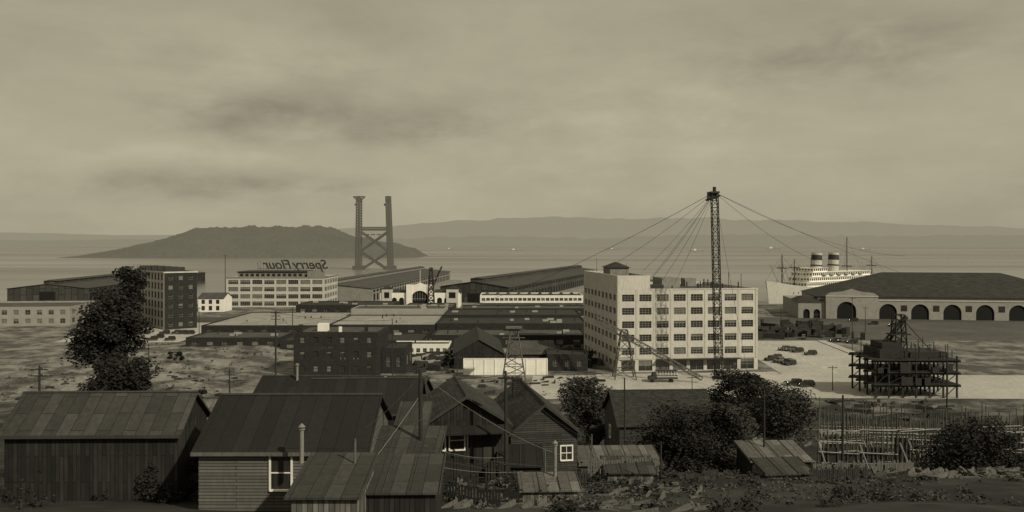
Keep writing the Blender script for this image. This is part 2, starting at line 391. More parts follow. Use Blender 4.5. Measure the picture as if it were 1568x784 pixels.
# ---------------------------------------------------------------- far boats
def boat(px,D,L,h,rot=0):
    G=Grp('cargo_ship',(xp(px,D),D,-2.5),rot);hl=G.part('hull',hz2);s=G.part('superstructure',hz3)
    hl.prism([(-L/2,0),(L/2-3,0),(L/2,h),(-L/2,h*.8)],-L*.06,L*.06)
    s.box(-L*.3,-L*.1,-L*.04,L*.04,h*.85,h*1.9);s.cyl((-L*.2,0,h*1.9),(-L*.2,0,h*2.7),L*.02);s.cyl((L*.2,0,h),(L*.2,0,h*2.8),.4);s.cyl((-L*.4,0,h*.8),(-L*.4,0,h*2.6),.4)
    G.done()
hz2=hazemat('far_hull_haze',.1,.5);hz3=hazemat('far_white_haze',.8,.3)  # boat colours with haze mixed in as emission
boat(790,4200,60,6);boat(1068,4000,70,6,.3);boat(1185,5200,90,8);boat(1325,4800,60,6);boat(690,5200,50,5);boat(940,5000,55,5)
# ---------------------------------------------------------------- BIG WAREHOUSE
rot=math.atan2(7,52)
x0,y0=30.9,249.5
G=Grp('concrete_warehouse',(x0,y0,0),rot);W=43.4;Dp=45;Hh=23.6;ct=M['concrete'];c=.7
wl=G.part('walls',ct)
for a,b in((0,0),(W-c,0),(0,Dp-c),(W-c,Dp-c)):wl.box(a,a+c,b,b+c,0,24.4 if a>1 else 28.4)
facade(G,'f',W,Dp,3.9,Hh,5,8,ct,ww=.7,sill=.27,wh=.52,mul=(4,3),c=c,t=.45)
facade(G,'f',W,Dp,0,3.87,1,8,ct,ww=.8,sill=.05,wh=.82,mul=(2,2),c=c,t=.47,top=0)
facade(G,'r',W,Dp,0,Hh,6,8,ct,ww=.66,sill=.3,wh=.46,mul=(4,2),c=c,t=.45)
facade(G,'b',W,Dp,0,Hh,6,8,ct,ww=.66,sill=.3,wh=.46,mul=(4,2),c=c,t=.45)
facade(G,'l',W,Dp,0,Hh,6,9,ct,ww=.6,sill=.3,wh=.46,mul=(4,2),c=c,t=.45,top=4.8)
rf=G.part('roof',M['roofm']);rf.box(10.02,W-.45,.45,Dp-.45,Hh-.3,Hh);rf.box(.45,9.55,.45,Dp-.45,27.2,27.6)
wl.box(c,10,0.0,.42,24.41,28.4);wl.box(9.6,10,.43,Dp-.45,24.0,28.4);wl.box(c,10,Dp-.42,Dp,24.41,28.4)
bd=G.part('belt_course',M['cream']);bd.box(.01,W+.06,-.14,-.004,3.7,4.0);bd.box(10,W+.12,-.12,-.004,24.1,24.5)
for i in range(1,8):
    a=c+(W-2*c)*i/8; bd.box(a-.28,a+.28,-.1,-.003,4.01,24.08)
bd.box(.2,.9,-.1,-.003,4.01,28.3);bd.box(W-.75,W-.03,-.1,-.003,4.01,24.08)
cn=G.part('canopy',M['roofd']);cn.box(12,W-6,-2.2,-.15,3.5,3.68)
ph=G.part('penthouse',M['concrete_d']);ph.box(2.5,8.5,18,27,27.6,30.2);ph.box(20,26,20,30,Hh,Hh+3.2);ph.box(31,35,30,34,Hh,Hh+2.6);ph.box(13,17,28,36,Hh,Hh+2.4)
pr=G.part('penthouse_roof',M['roofd']);pr.add([(1.9,17.4,30.2),(9.1,17.4,30.2),(9.1,27.6,30.2),(1.9,27.6,30.2),(5.5,21,31.9),(5.5,24,31.9)],[(0,1,4),(1,2,5,4),(2,3,5),(3,0,4,5),(3,2,1,0)])
tk=G.part('roof_fittings',M['steel'])
for i in range(16):
    a=R.uniform(11,W-2);b_=R.uniform(3,Dp-3);tk.cyl((a,b_,Hh),(a,b_,Hh+R.uniform(1,2.8)),.2)
for a in(31,35,39): tk.cyl((a,2,Hh),(a,2,Hh+R.uniform(4,7)),.09)
tk.box(12,18,12,15,Hh,Hh+1.4)
tk.cyl((3,1,28.4),(3,1,32),.06);tk.cyl((1,30,28.4),(1,30,33),.06)
G.done()
# ---------------------------------------------------------------- derrick mast + guys
Dm=238;mx=xp(1101,Dm)
G=Grp('derrick_mast',(mx,Dm,0));mb=G.part('lattice',M['steel'])
topz=zp(296,Dm);dx=xp(1094,Dm)-mx
mb.lattice((0,0,0),(dx,0,topz),2.0,1.7,26,.11,.19)
mb.box(dx-1.2,dx+1.2,-1.2,1.2,topz,topz+.5);mb.cyl((dx,0,topz+.5),(dx,0,topz+1.8),.5);mb.box(dx-2,dx+.6,-.5,.5,topz-1.6,topz+.4);mb.beam((dx-2.4,0,topz-2),(dx+1.6,0,topz-.6),.4)
mb.box(-1.6,1.6,-1.6,1.6,-.1,.5)
gw=G.part('guy_wires',M['rope'])
tp=Vector((dx,0,topz+.3))
def guy(px,py,D,r=.05,sag=2):
    q=Vector((xp(px,D)-mx,D-Dm,zp(py,D)));pv=tp
    for i in range(1,13):
        t=i/12;p=tp.lerp(q,t);p.z-=sag*4*t*(1-t);gw.cyl(pv,p,r,r,4);pv=p
guy(690,476,478,.07,4);guy(905,424,293,.05,1.5);guy(985,414,300,.06,1);guy(1000,424,285,.06,1);guy(1012,432,270,.06,1);guy(960,470,262,.05,1);guy(1030,440,262,.05,1);guy(1387,392,360,.05,4);guy(1255,402,330,.06,2);guy(1560,470,420,.05,4);guy(1150,600,216,.04,.3)
G.done()
def lattice_tower(name,px,D,py,w0,w1,n,bw=.18,mt='steel',arms=0):
    G=Grp(name,(xp(px,D),D,terr(xp(px,D),D)));mb=G.part('lattice',M[mt]);h=zp(py,D)-terr(xp(px,D),D)
    mb.lattice((0,0,0),(0,0,h),w0,w1,n,bw)
    for k in range(arms): mb.beam((-w0*.45,0,h*(.97-.14*k)),(w0*.45,0,h*(.97-.14*k)),bw*1.4)
    return G
G=lattice_tower('construction_tower',787,229,503,6.6,1.8,6,.15,'wood',2);G.part('lattice',M['wood']).box(-2.2,2.2,-2,2,15,15.4);G.done()
G=lattice_tower('construction_tower',956,238,505,6,1.6,5,.15,'wood');mb=G.part('boom',M['wood'])
mb.lattice((-8,4,16.5),(20,-8,1.2),1.5,.9,16,.1);G.done()
G=lattice_tower('harbour_derrick',660,470,410,4,1.4,8,.3,'steel');G.part('boom',M['steel']).lattice((0,0,12),(6,0,25),.9,.5,6,.16);G.done()
# ---------------------------------------------------------------- left buildings
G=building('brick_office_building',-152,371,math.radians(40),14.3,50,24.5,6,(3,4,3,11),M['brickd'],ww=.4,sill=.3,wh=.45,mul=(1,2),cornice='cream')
lf=G.part('painted_lit_facade',M['cream'])  # pale cream slabs paint the sunlit look onto this side
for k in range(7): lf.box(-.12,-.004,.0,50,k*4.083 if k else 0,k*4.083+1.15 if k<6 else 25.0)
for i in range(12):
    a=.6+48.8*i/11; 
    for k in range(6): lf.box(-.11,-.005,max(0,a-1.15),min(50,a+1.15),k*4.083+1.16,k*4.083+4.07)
tk=G.part('roof_tank_frame',M['steel'])
for i in range(5): tk.box(2+i*.1,11,6+i*9,7.5+i*9,25.3,27.2)
for i in range(10): tk.cyl((1,2+i*5,25),(1,2+i*5,28),.08)
G.done()
building('brick_warehouse',xp(176,352),350,math.radians(30),11,40,13,3,(3,0,0,8),M['brickd'],ww=.4,mul=(1,2)).done()
building('brick_warehouse',-255,385,.1,52,40,8,2,(10,5,0,0),M['stucco'],ww=.45,mul=(2,2)).done()
house('white_cottage',-173,468,0,0,14,14,7.5,2.5,'x','white','roofm',[('f',2,1,1.6,2.2,'trimd'),('f',6,1,1.6,2.2,'trimd'),('f',10,1,1.6,2.2,'trimd'),('f',2,4.6,1.6,2,'trimd'),('f',6,4.6,1.6,2,'trimd'),('f',10,4.6,1.6,2,'trimd')]).done()
G=building('flour_mill',-169,502,0,58,38,17,4,(8,5,0,0),M['cream'],roof='roofd',ww=.84,sill=.2,wh=.6,mul=(5,3),cornice='concrete_d')
p=G.part('penthouse',M['concrete_d']);p.box(5,44,6,30,17,20.4);p.box(46,54,8,20,17,21)
q=G.part('penthouse_roof',M['roofd']);q.box(4.4,44.6,5.4,30.6,20.4,20.9)
pw=G.part('penthouse_windows',M['glass'])
for i in range(12):pw.box(6.2+i*3.2,8.2+i*3.2,5.93,5.998,18,19.6)
sf=G.part('sign_frame',M['steel'])
for i in range(24):
    a=15+i*1.75;sf.beam((a,12,20.9),(a,12,27),.1)
    if i%3==0: sf.beam((a,12,26),(a,18,20.9),.1)
for z in(22.4,):sf.beam((15,12,z),(55,12,z),.16)
for t,xx in(('Flour',36.5),('Sperry',58.5)):
    cu=bpy.data.curves.new('rooftop_sign_letters','FONT');cu.body=t;cu.size=7.8;cu.shear=.35;cu.extrude=.15;cu.offset=.1;cu.materials.append(M['steel'])
    o=bpy.data.objects.new('rooftop_sign_letters',cu);o.parent=G.e;o.location=(xx-.5,11.7,22.4);o.rotation_euler=(math.radians(90),0,math.radians(180));COL.objects.link(o)
G.done()
# pier sheds
def pier_shed(name,x,y,rot,W,L,h,rise,wall,roof,mon=True):
    G=Grp(name,(x,y,0),rot);w=G.part('walls',M[wall]);w.prism([(0,-4),(W,-4),(W,h),(W/2,h+rise-.01),(0,h)],0,L,'y')
    gable_roof(G.part('roof',M[roof]),W,L,h+.02,rise,'y',.6,.3)
    if mon:
        m=G.part('roof_monitor',M[wall]);m.box(W/2-4,W/2+4,4,L-4,h+rise-1,h+rise+1.8);G.part('monitor_roof',M[roof]).prism([(W/2-4.6,h+rise+1.81),(W/2,h+rise+2.7),(W/2+4.6,h+rise+1.81)],3.5,L-3.5,'y')
    d=G.part('doors',M['dark']);
    n=int(L/9)
    for i in range(n):
        d.box(W,W+.05,4+i*9,8.4+i*9,.5,5.0);d.box(-.05,0,4+i*9,8.4+i*9,.5,5.0)
        d.box(W,W+.05,3+i*9,9+i*9,h-2.4,h-1.0)
    d.box(W*.4,W*.6,-.05,0,.3,6)
    return G
rr=-math.atan2(92,320)
pier_shed('pier_shed',-46,545,rr,46,330,10,3.4,'shedwall','shedroof').done()
pier_shed('pier_shed',-150,552,-.08,60,330,8.5,3,'concrete_d','roofm').done()
pier_shed('pier_shed',-330,555,.1,50,300,8,3,'shedwall','shedroof').done()
pier_shed('pier_shed',52,545,rr*.8,40,110,8.5,3,'shedwall','shedroof').done()
mb=MB()
for (x,y,w,l,a) in((-50,524,54,352,rr),(-160,524,80,360,-.08),(48,524,50,140,rr*.8)):
    ca,sa=math.cos(a),math.sin(a);c4=[(x,y),(x+w*ca,y+w*sa),(x+w*ca-l*sa,y+w*sa+l*ca),(x-l*sa,y+l*ca)]
    mb.hexa([(a_,b_,-6) for a_,b_ in c4],[(a_,b_,-.02) for a_,b_ in c4])
single('pier_deck',mb,M['concrete_d'])
# arch wall
def arch_wall(mb,a0,a1,z1,arches,t,y=0,dark=None,n=14):
    cur=a0
    for (c,r,sp) in arches:
        mb.box(cur,c-r,y,y+t,0,z1)
        for i in range(n):
            t0=math.pi*(1-i/n);t1=math.pi*(1-(i+1)/n)
            xa,xb=c+r*math.cos(t0),c+r*math.cos(t1);za,zb=sp+r*math.sin(t0),sp+r*math.sin(t1)
            mb.hexa([(xa,y,za),(xb,y,zb),(xb,y+t,zb),(xa,y+t,za)],[(xa,y,z1),(xb,y,z1),(xb,y+t,z1),(xa,y+t,z1)])
        if dark is not None: dark.box(c-r-.2,c+r+.2,y+t*.6,y+t*.7,0.02,sp+r)
        cur=c+r
    mb.box(cur,a1,y,y+t,0,z1)
G=Grp('pier_bulkhead_building',(-77.7,500,0));w=G.part('walls',M['white']);dk=G.part('openings',M['dark']);rf=G.part('roof',M['tile'])
arch_wall(w,0,15.9,8.6,[(4,1.5,4.3),(8.4,1.5,4.3),(12.6,1.5,4.3)],.8,0,dk)
arch_wall(w,16,31,11.8,[(23.5,5.3,4.6)],1.6,-.9,dk)
arch_wall(w,31.1,47,8.6,[(35,1.5,4.3),(39.2,1.5,4.3),(43.4,1.5,4.3)],.8,0,dk)
w.prism([(16,11.8),(31,11.8),(29,13.2),(26,13.6),(23.5,14.6),(21,13.6),(18,13.2)],-.9,.7)
for a in(16,28.4):w.box(a-.4,a+3,-1.4,2,0,13.4)
w.box(0,47,.82,16,0,8.0)
rf.prism([(0,8.02),(16,8.02),(8,10.2)],-.4,15.3,'x');rf.prism([(0,8.02),(16,8.02),(8,10.2)],31.7,47.4,'x')
mul=G.part('window_bars',M['trim'])
for i in range(7):mul.box(19+i*1.5,19.15+i*1.5,-.2,-.05,4,9)
mul.box(18.3,28.7,-.2,-.05,5,5.2)
fp=G.part('flagpole',M['white']);fp.cyl((23.5,1,14),(23.5,1,22),.12)
for a,b_ in((1,7),(39,46)):
    t=G.part('corner_tower',M['cream']);t.box(a,b_,-.6,4,0,11);rf.prism([(a-.5,11.01),(b_+.5,11.01),((a+b_)/2,12.6)],-1,4.4)
    dk.box(a+1.5,b_-1.5,-.63,-.61,5.5,9)
G.done()
G=building('white_terminal_shed',-18,478,0,58,26,8,2,(22,6,0,6),M['white'],roof='roofm',ww=.8,sill=.35,wh=.4,mul=(2,2),top=.5)
aw=G.part('canopy',M['roofm']);aw.box(-1,59,-2.5,-.01,4.0,4.25)
rv=G.part('roof_vents',M['roofm'])
for i in range(9):rv.prism([(2+i*6.2,8.01),(5+i*6.2,8.01),(3.5+i*6.2,9.2)],3,22)
G.done()
# Low warehouses
def flat_block(name,x,y,W,L,h,wall,roof,n=10,ww=.4,rot=0,z=0,**k):
    G=building(name,x,y,rot,W,L,h,1,(n,max(2,int(L/9)),0,0),M[wall],roof=roof,ww=ww,sill=.3,wh=.4,mul=(2,2),top=.4,z=z,**k)
    v=G.part('roof_vents',M['roofd']);s=G.part('skylights',M['concrete_d'])
    for i in range(int(W*L/160)+1):
        a=R.uniform(1.5,W-3);b_=R.uniform(1.5,L-3)
        if R.random()<.5: v.cyl((a,b_,h),(a,b_,h+R.uniform(.6,1.4)),.25)
        else: s.prism([(b_,h+.01),(b_+1.6,h+.01),(b_+.8,h+.8)],a,a+R.uniform(1.5,3),'x')
    return G
flat_block('low_warehouse',-123,336,50,66,5,'brickd','roofl',9).done()
flat_block('low_warehouse',-72.5,336,42,46,5.3,'brickd','roofl',7).done()
flat_block('low_warehouse',-72.5,382.5,42,22,8.0,'stucco','roofm',7).done()
flat_block('low_warehouse',-30,338,60,30,5.6,'brickd','roofd',10).done()
flat_block('low_warehouse',-30,369,60,33,6.4,'brickd','roofd',10).done()
flat_block('depot_building',-57,440,26,34,4.2,'brickd','roofm',5).done()
flat_block('depot_building',-112,440,50,30,5.5,'brickd','roofd',8).done()
flat_block('depot_building',-26,442,70,22,3.6,'brickd','roofm',12).done()
flat_block('low_warehouse',-118,307,34,22,3.4,'brickd','roofm',6).done()
flat_block('low_warehouse',-82,300,50,26,3.2,'brickd','roofd',8).done()
flat_block('low_warehouse',-29,308,56,22,4.2,'brickd','roofm',9).done()
# dark brick house
G=building('dark_brick_building',-62,241,0,24,20,12.2,3,(6,4,0,0),M['brickd'],roof='roofm',ww=.36,sill=.35,wh=.42,mul=(1,2),trim='trimd',top=.5)
t=G.part('stair_head',M['white']);t.box(5.2,8,7,10,12.2,14.4);t.box(12,12.8,4,4.8,12.2,13.8)
b_=G.part('chimneys',M['brickd']);b_.box(1,2,2,3,12.2,14.6);b_.box(19,20,6,7,12.2,14.2)
G.done()
flat_block('brick_annex',-37.9,247,7,16,7,'brickd','roofd',2).done()
flat_block('yard_office',-40,286,19,9,3.6,'white','roofm',8,ww=.6).done()
house('timber_shed',-17.5,256,0,.06,15,38,4.6,4.2,'y','vert','shingy',[('f',3,1,1.4,1.6,'trimd'),('f',9,1,1.4,1.6,'trimd')],base=.5).done()
house('timber_shed',-.5,262,0,.03,14,26,3.6,2.6,'x','brickd','roofm',base=.5).done()
mb=MB();mb.box(0,24,0,.4,0,4.6);mb.box(-.1,24.1,-.08,.48,4.6,4.75)
for i in range(9):mb.box(i*3-.13,i*3+.18,-.15,-.003,0,4.59)
single('white_wall',mb,M['white'],(-13.9,244.5,0))
flat_block('low_shed',10.5,252,12,14,4.6,'brickd','roofd',3).done()
# piles of lumber
def rubble(name,x0,x1,y0,y1,n,mt,smax=3,hmax=1.5,wd=(.08,.3)):
    mb=MB()
    for i in range(n):
        x=R.uniform(x0,x1);y=R.uniform(y0,y1);z=terr(x,y);a=R.gauss(.4,.6);l=R.uniform(.3,smax);w=R.uniform(*wd);h=R.uniform(.06,hmax)
        ca,sa=math.cos(a),math.sin(a)
        c4=[(x+ca*u*l-sa*v*w,y+sa*u*l+ca*v*w) for u,v in((-1,-1),(1,-1),(1,1),(-1,1))]
        t=R.uniform(-.25,.35)
        mb.hexa([(p[0],p[1],z-.2+(t*u)) for p,u in zip(c4,(0,1,1,0))],[(p[0],p[1],z+h+t*u) for p,u in zip(c4,(0,1,1,0))])
    single(name,mb,M[mt])
rubble('lumber_pile',-36,-19,262,284,90,'woodl',2.4,1.6,(.2,.6));rubble('lumber_pile',-34,-18,248,300,90,'woodd',2.6,2,(.2,.6));rubble('scrap_heap',-58,-40,264,298,90,'wood',2,1.4,(.2,.7))
rubble('lumber_pile',14,28,258,300,90,'wood',2.2,2.4,(.2,.6));rubble('scrap_heap',84,140,335,400,160,'woodd',4,3,(.3,1.2))
rubble('scrap_heap',-30,26,206,240,60,'woodd',1.6,.9);rubble('lumber_pile',72,100,170,204,90,'woodd',3,.8);rubble('scrap_heap',-125,-70,200,240,50,'woodd',1,.6)
rubble('lumber_pile',40,110,136,165,200,'wood',2.2,.3,(.04,.12))
# ---------------------------------------------------------------- right pier building
G=Grp('mission_style_terminal',(145,430,0),-.16);w=G.part('walls',M['stucco']);dk=G.part('openings',M['dark']);rf=G.part('roof',M['tile'])
arch_wall(w,13.1,38,11.6,[(23,4.6,4.0)],1.2,-1.4,dk)
arch_wall(w,38.1,140,9.6,[(43+15*i,4.2,3.4) for i in range(7)],1,0,dk)
arch_wall(w,0,13,8.6,[(4,1.6,3),(9,1.6,3)],1,0,dk)
w.prism([(13.1,11.6),(38,11.6),(36,13.0),(30,13.6),(25.5,15),(21,13.6),(15,13.0)],-1.4,-.2)
w.box(0,140,1.02,50,0,8.4)
def hip(rf,x0,x1,y0,y1,z0,z1,inx,iny):
    rf.add([(x0,y0,z0),(x1,y0,z0),(x1,y1,z0),(x0,y1,z0),(x0+inx,y0+iny,z1),(x1-inx,y0+iny,z1),(x1-inx,y1-iny,z1),(x0+inx,y1-iny,z1)],[(0,1,5,4),(1,2,6,5),(2,3,7,6),(3,0,4,7),(4,5,6,7),(3,2,1,0)])
hip(rf,-1,13.05,-.8,20,8.45,10.6,4,6)
hip(rf,9,142,1.5,50,11.0,22.5,38,22)
w.box(10,140,2.5,49,8.41,10.99)
tr=G.part('trim',M['cream']);tr.box(38.1,140,-.3,-.004,9.1,9.5);tr.box(13,38.1,-1.7,-1.404,11.1,11.5);tr.box(0,13,-.3,-.004,8.0,8.4)
ww_=G.part('windows',M['glass'])
for i in range(6):ww_.box(49+i*15,52+i*15,-.05,-.004,4,7)
G.done()
building('pier_office',84,440,0,34,18,4.5,1,(10,4,0,4),M['brickd'],roof='roofd',ww=.5,mul=(1,2)).done()
# ---------------------------------------------------------------- ship
bx,by=xp(1178,530),530;sx,sy=xp(1350,610),610
L=math.hypot(sx-bx,sy-by);ang=math.atan2(sy-by,sx-bx)
G=Grp('passenger_liner',(bx,by,-2.5),ang);hl=G.part('hull',M['cream'])
ns=24;vs=[];SZ=1.12
def hb(t,k):
    f=min(1,(t/.22))**.6 if t<.22 else (1 if t<.82 else 1-((t-.82)/.18)**2*.55)
    return 9*f*(.55+.45*k**.5) if t>0 else .3*k
for i in range(ns+1):
    t=i/ns;dz=11+4.0*max(0,1-t/.3)**2+1.5*max(0,(t-.8)/.2)**2
    for k in(0,.35,.7,1):
        xx=t*L-(3.5*k if t<.02 else 0)+(2*k if t>.98 else 0)
        vs.append((xx,-hb(t,k),k*dz-1*(k==0)))
    for k in(1,.7,.35,0):
        xx=t*L-(3.5*k if t<.02 else 0)+(2*k if t>.98 else 0)
        vs.append((xx,hb(t,k),k*dz-1*(k==0)))
fs=[(i*8+j,i*8+(j+1)%8,(i+1)*8+(j+1)%8,(i+1)*8+j) for i in range(ns) for j in range(8)]+[tuple(range(8)),tuple(range(ns*8,ns*8+8))]
hl.add(vs,fs)
s=G.part('superstructure',M['white']);gl=G.part('portholes',M['glass'])
for (a,b2,w_,z0_,z1_) in((.2,.88,8.2,11,13.8),(.23,.84,7.6,13.81,16.6),(.26,.78,7,16.61,19.2),(.28,.4,6.2,19.21,21.6)):
    s.box(L*a,L*b2,-w_,w_,z0_,z1_);
    s.box(L*a-.8,L*b2+.8,-w_-.5,w_+.5,z1_-.15,z1_-.003)
    n=int((b2-a)*L/2.2)
    for i in range(n):gl.box(L*a+.6+i*2.2,L*a+2.0+i*2.2,-w_-.04,-w_-.003,z0_+.8,z0_+2.1)
    for i in range(int(w_*2/2)):gl.box(L*a-.04,L*a-.003,-w_+.5+i*2,-w_+1.5+i*2,z0_+1,z0_+1.9)
for k in(.5,.7):
    for i in range(26):
        t=.12+i*.03;gl.box(t*L,t*L+.7,-hb(t,k)-.15,-hb(t,k)+.2,k*11,k*11+.7)
fn=G.part('funnels',M['cream']);fd=G.part('funnel_tops',M['steel'])
for t in(.38,.53):
    x=t*L;fn.cyl((x,0,17),(x+.8,0,26.0),3.4,3.2,20);fd.cyl((x+.8,0,26.02),(x+1.0,0,29.0),3.3,3.1,20);fn.cyl((x+1.02,0,29.02),(x+1.1,0,30.2),3.2,3.2,20);fd.cyl((x+.5,0,22.5),(x+.55,0,23.2),3.5,3.48,20)
ms=G.part('masts',M['trimd']);ml=G.part('cargo_booms',M['trim'])
for t,h in((.1,30),(.2,27),(.66,40),(.9,28)):
    x=t*L;ms.cyl((x,0,11),(x,0,h),.45,.2);ms.beam((x,-3.5,22),(x,3.5,22),.4)
    for d in(-1,1):
        for e in(-1,1):ml.beam((x+d*.5,e*2.5,14),(x+d*8,e*3,24),.3);ml.beam((x,e*2,22),(x+d*8,e*3,24),.08)
    for e in(-8,8):
        ms.beam((x,0,h-1),(x-12,e*.5,14),.08);ms.beam((x,0,h-1),(x+12,e*.8,14),.08)
lb=G.part('lifeboats',M['trim'])
for i in range(6):
    for e in(-1,1):
        x=L*.34+i*L*.065;lb.cyl((x,e*7.7,17.9),(x+2.5,e*7.7,17.7),.3,.9);lb.cyl((x+2.5,e*7.7,17.7),(x+5,e*7.7,17.9),.9,.3)
ms.cyl((L*.34,0,21),(L*.34,0,27),.2)
G.done();G.e.scale=(1,1.1,SZ)
# ---------------------------------------------------------------- timber construction right
def timber_frame(name,x0,y0,W,L,zb,hs,nx,ny,mt,deck=True):
    G=Grp(name,(x0,y0,zb));mb=G.part('posts',M[mt]);dd=G.part('decks',M[mt])
    for i in range(nx+1):
        for j in range(ny+1):
            x=W*i/nx;y=L*j/ny;mb.box(x-.18,x+.18,y-.18,y+.18,-2,hs[-1]+(R.uniform(0,1.2)))
            if i<nx and R.random()<.7:
                z0=0
                for z1 in hs: mb.beam((x,y-.2,z0),(x+W/nx,y-.2,z1),.16);z0=z1
    for k,z in enumerate(hs):
        if deck:dd.box(-.6,W+.6,-.6+.01*k,L+.6,z,z+.22)
        for j in range(ny+1):dd.box(-1.0,W+1.0,L*j/ny-.12,L*j/ny+.12,z-.5,z-.01)
    return G
G=timber_frame('timber_pier_falsework',89,208,20,14,0,[3.2,6.2,9.2],6,3,'woodd')
t=G.part('formwork',M['woodd']);t.box(2,9,2,12,9.45,11.6);t.box(10,19,3,12,9.45,10.9);t.box(3,8,3,10,11.62,13.2)
hh=G.part('hoist_frame',M['woodd']);hh.lattice((8,5,11),(8,5,20),3.0,2.2,4,.18);hh.lattice((2,5,10),(10,5,19.5),.9,.7,8,.1);hh.box(5.5,10.5,3.5,6.5,15,15.3);hh.beam((8,5,20),(17,5,10),.15)
for i in range(50):
    a=R.uniform(0,20);b=R.uniform(0,14);hh.box(a,a+.15,b,b+.15,9.4,R.uniform(10.5,13.4))
for i in range(24):
    a=R.uniform(0,17);b=R.uniform(-.5,12);z=R.choice([3.5,6.5,9.5]);hh.beam((a,b,z),(a+R.uniform(2,5),b,z+R.uniform(-.2,2)),.14)
for i in range(8):
    a=R.uniform(0,18);z=R.choice([3.2,6.2]);t.box(a,a+R.uniform(1.5,3),-.9,-.75,z,z+R.uniform(1,2.6))
G.done()
FX,FY=31,86
G=Grp('concrete_formwork',(FX,FY,0));mb=G.part('uprights',M['wood']);w2=G.part('walings',M['woodl']);pn=G.part('panels',M['woodd'])
for r_ in range(6):
    y=r_*7;n=66+r_*12
    for i in range(n):
        x=i*.5+r_*2.6;zt=terr(FX+x,FY+y);h=R.uniform(3.4,5.6)+(1.2 if i%6==0 else 0)+r_*.35
        if R.random()<.2: continue
        lean=R.uniform(-.14,.14);mb.beam((x,y,zt-.3),(x+lean,y,zt+h),.09)
    L_=n*.5
    for z in(.8,1.9,3.0,4.2):
        for k in range(8):
            if R.random()<.22:continue
            a=r_*2.6+L_*k/8;b2=a+L_/8+R.uniform(-.5,.6);za=terr(FX+a,FY+y)+z;zb_=terr(FX+b2,FY+y)+z;w2.beam((a,y-.16,za+R.uniform(-.1,.1)),(b2,y-.16,zb_+R.uniform(-.1,.1)),.08)
    for k in range(14):
        if R.random()<.55:
            a=r_*2.6+L_*k/14;pn.box(a,a+L_/14-.2,y+.1,y+.16,terr(FX+a,FY+y)-.3,terr(FX+a,FY+y)+R.uniform(1.6,3.8))
    for i in range(8):
        a=r_*2.6+L_*i/8;zt=terr(FX+a,FY+y);w2.beam((a,y-2.6,zt+.8),(a,y-.1,zt+3),.1)
G.done()
# ---------------------------------------------------------------- cars
def car(x,y,rot,paint='carp',z=.03):
    G=Grp('parked_car',(x,y,z),rot);b=G.part('body',M[paint]);f=G.part('fenders',M['carp']);gl=G.part('windows',M['glass']);ty=G.part('wheels',M['tyre']);ch=G.part('headlights',M['chrome'])
    b.prism([(.15,.42),(4.3,.42),(4.45,.8),(4.35,1.12),(1.5,1.12),(.2,1.02)],-.62,.62)
    b.prism([(1.55,1.12),(4.3,1.12),(4.12,1.6),(3.8,1.74),(1.95,1.74),(1.72,1.6)],-.6,.6)
    b.box(.08,.15,-.42,.42,.45,1.0)
    for e in(-1,1):
        for cx in(.75,3.65):
            pr=[(cx+.62*math.cos(t),.36+.5*math.sin(t)) for t in [math.pi*k/8 for k in range(9)]]
            f.prism(pr,e*.6,e*.86);ty.cyl((cx,e*.62,.33),(cx,e*.85,.33),.33,.33,14);ch.cyl((cx,e*.852,.33),(cx,e*.87,.33),.13,.13,8)
        f.box(1.3,3.1,e*.63,e*.85,.34,.4);gl.box(1.95,2.85,e*.598,e*.612,1.2,1.58);gl.box(2.95,3.8,e*.598,e*.612,1.2,1.58)
        ch.cyl((.1,e*.5,.85),(.3,e*.5,.85),.13,.11,8)
    gl.add([(1.57,-.5,1.18),(1.57,.5,1.18),(1.69,.5,1.58),(1.69,-.5,1.58)],[(0,1,2,3)])
    f.box(-.05,.02,-.75,.75,.4,.5);f.box(4.5,4.57,-.75,.75,.4,.5)
    G.done()
def cpx(px,py,rot,p='carp'):
    D=F*H/(py-HZ);car(xp(px,D),D,rot,p)
for px,py,r_ in((1172,553,.5),(1181,551,.5),(1186,556,.6),(1196,558,.4),(1202,560,.5),(1192,537,.2),(1202,538,.2),(1213,540,.3),(1232,544,.2),(1204,590,.1),(1222,592,.05),(1270,524,.1),(1282,524,.1),(1296,526,.1),(1230,520,1.2)):
    cpx(px,py,r_,R.choice(['carp','carp','carp2']))
for i in range(10):
    cpx(212+i*10+R.uniform(-2,2),R.choice([512,518,522]),R.uniform(-.2,.2)+.3)
for px,py in((1240,505),(1262,503),(1300,492),(1330,497),(1360,500),(1195,498)):cpx(px,py,0)
for px,py in((1140,585),(870,588)):cpx(px,py,.1)
# truck
D=232;G=Grp('delivery_truck',(xp(992,D),D,.03),.03)
b=G.part('body',M['trimd']);b.box(2.2,8,-1.15,1.15,.9,1.9);b.box(2.2,8,-1.2,1.2,3.0,3.15);b.prism([(0.1,.7),(2.1,.7),(2.1,2.6),(1.3,2.6),(1.1,1.7),(.1,1.5)],-1,1)
p=G.part('posts',M['white'])
for i in range(8):
    for e in(-1.12,1.06):p.box(2.3+i*.78,2.4+i*.78,e,e+.06,1.9,3.0)
p.box(2.2,8,-1.22,-1.152,1.5,1.62)
G.part('cargo',M['woodl']).box(2.6,7.6,-1,1,1.9,2.6)
t=G.part('wheels',M['tyre'])
for cx in(1.1,6.4):
    for e in(-1,1):t.cyl((cx,e*.85,.45),(cx,e*1.1,.45),.45,.45,14)
G.part('windows',M['glass']).box(1.35,2.0,-1.01,-1.001,1.8,2.4)
G.done()
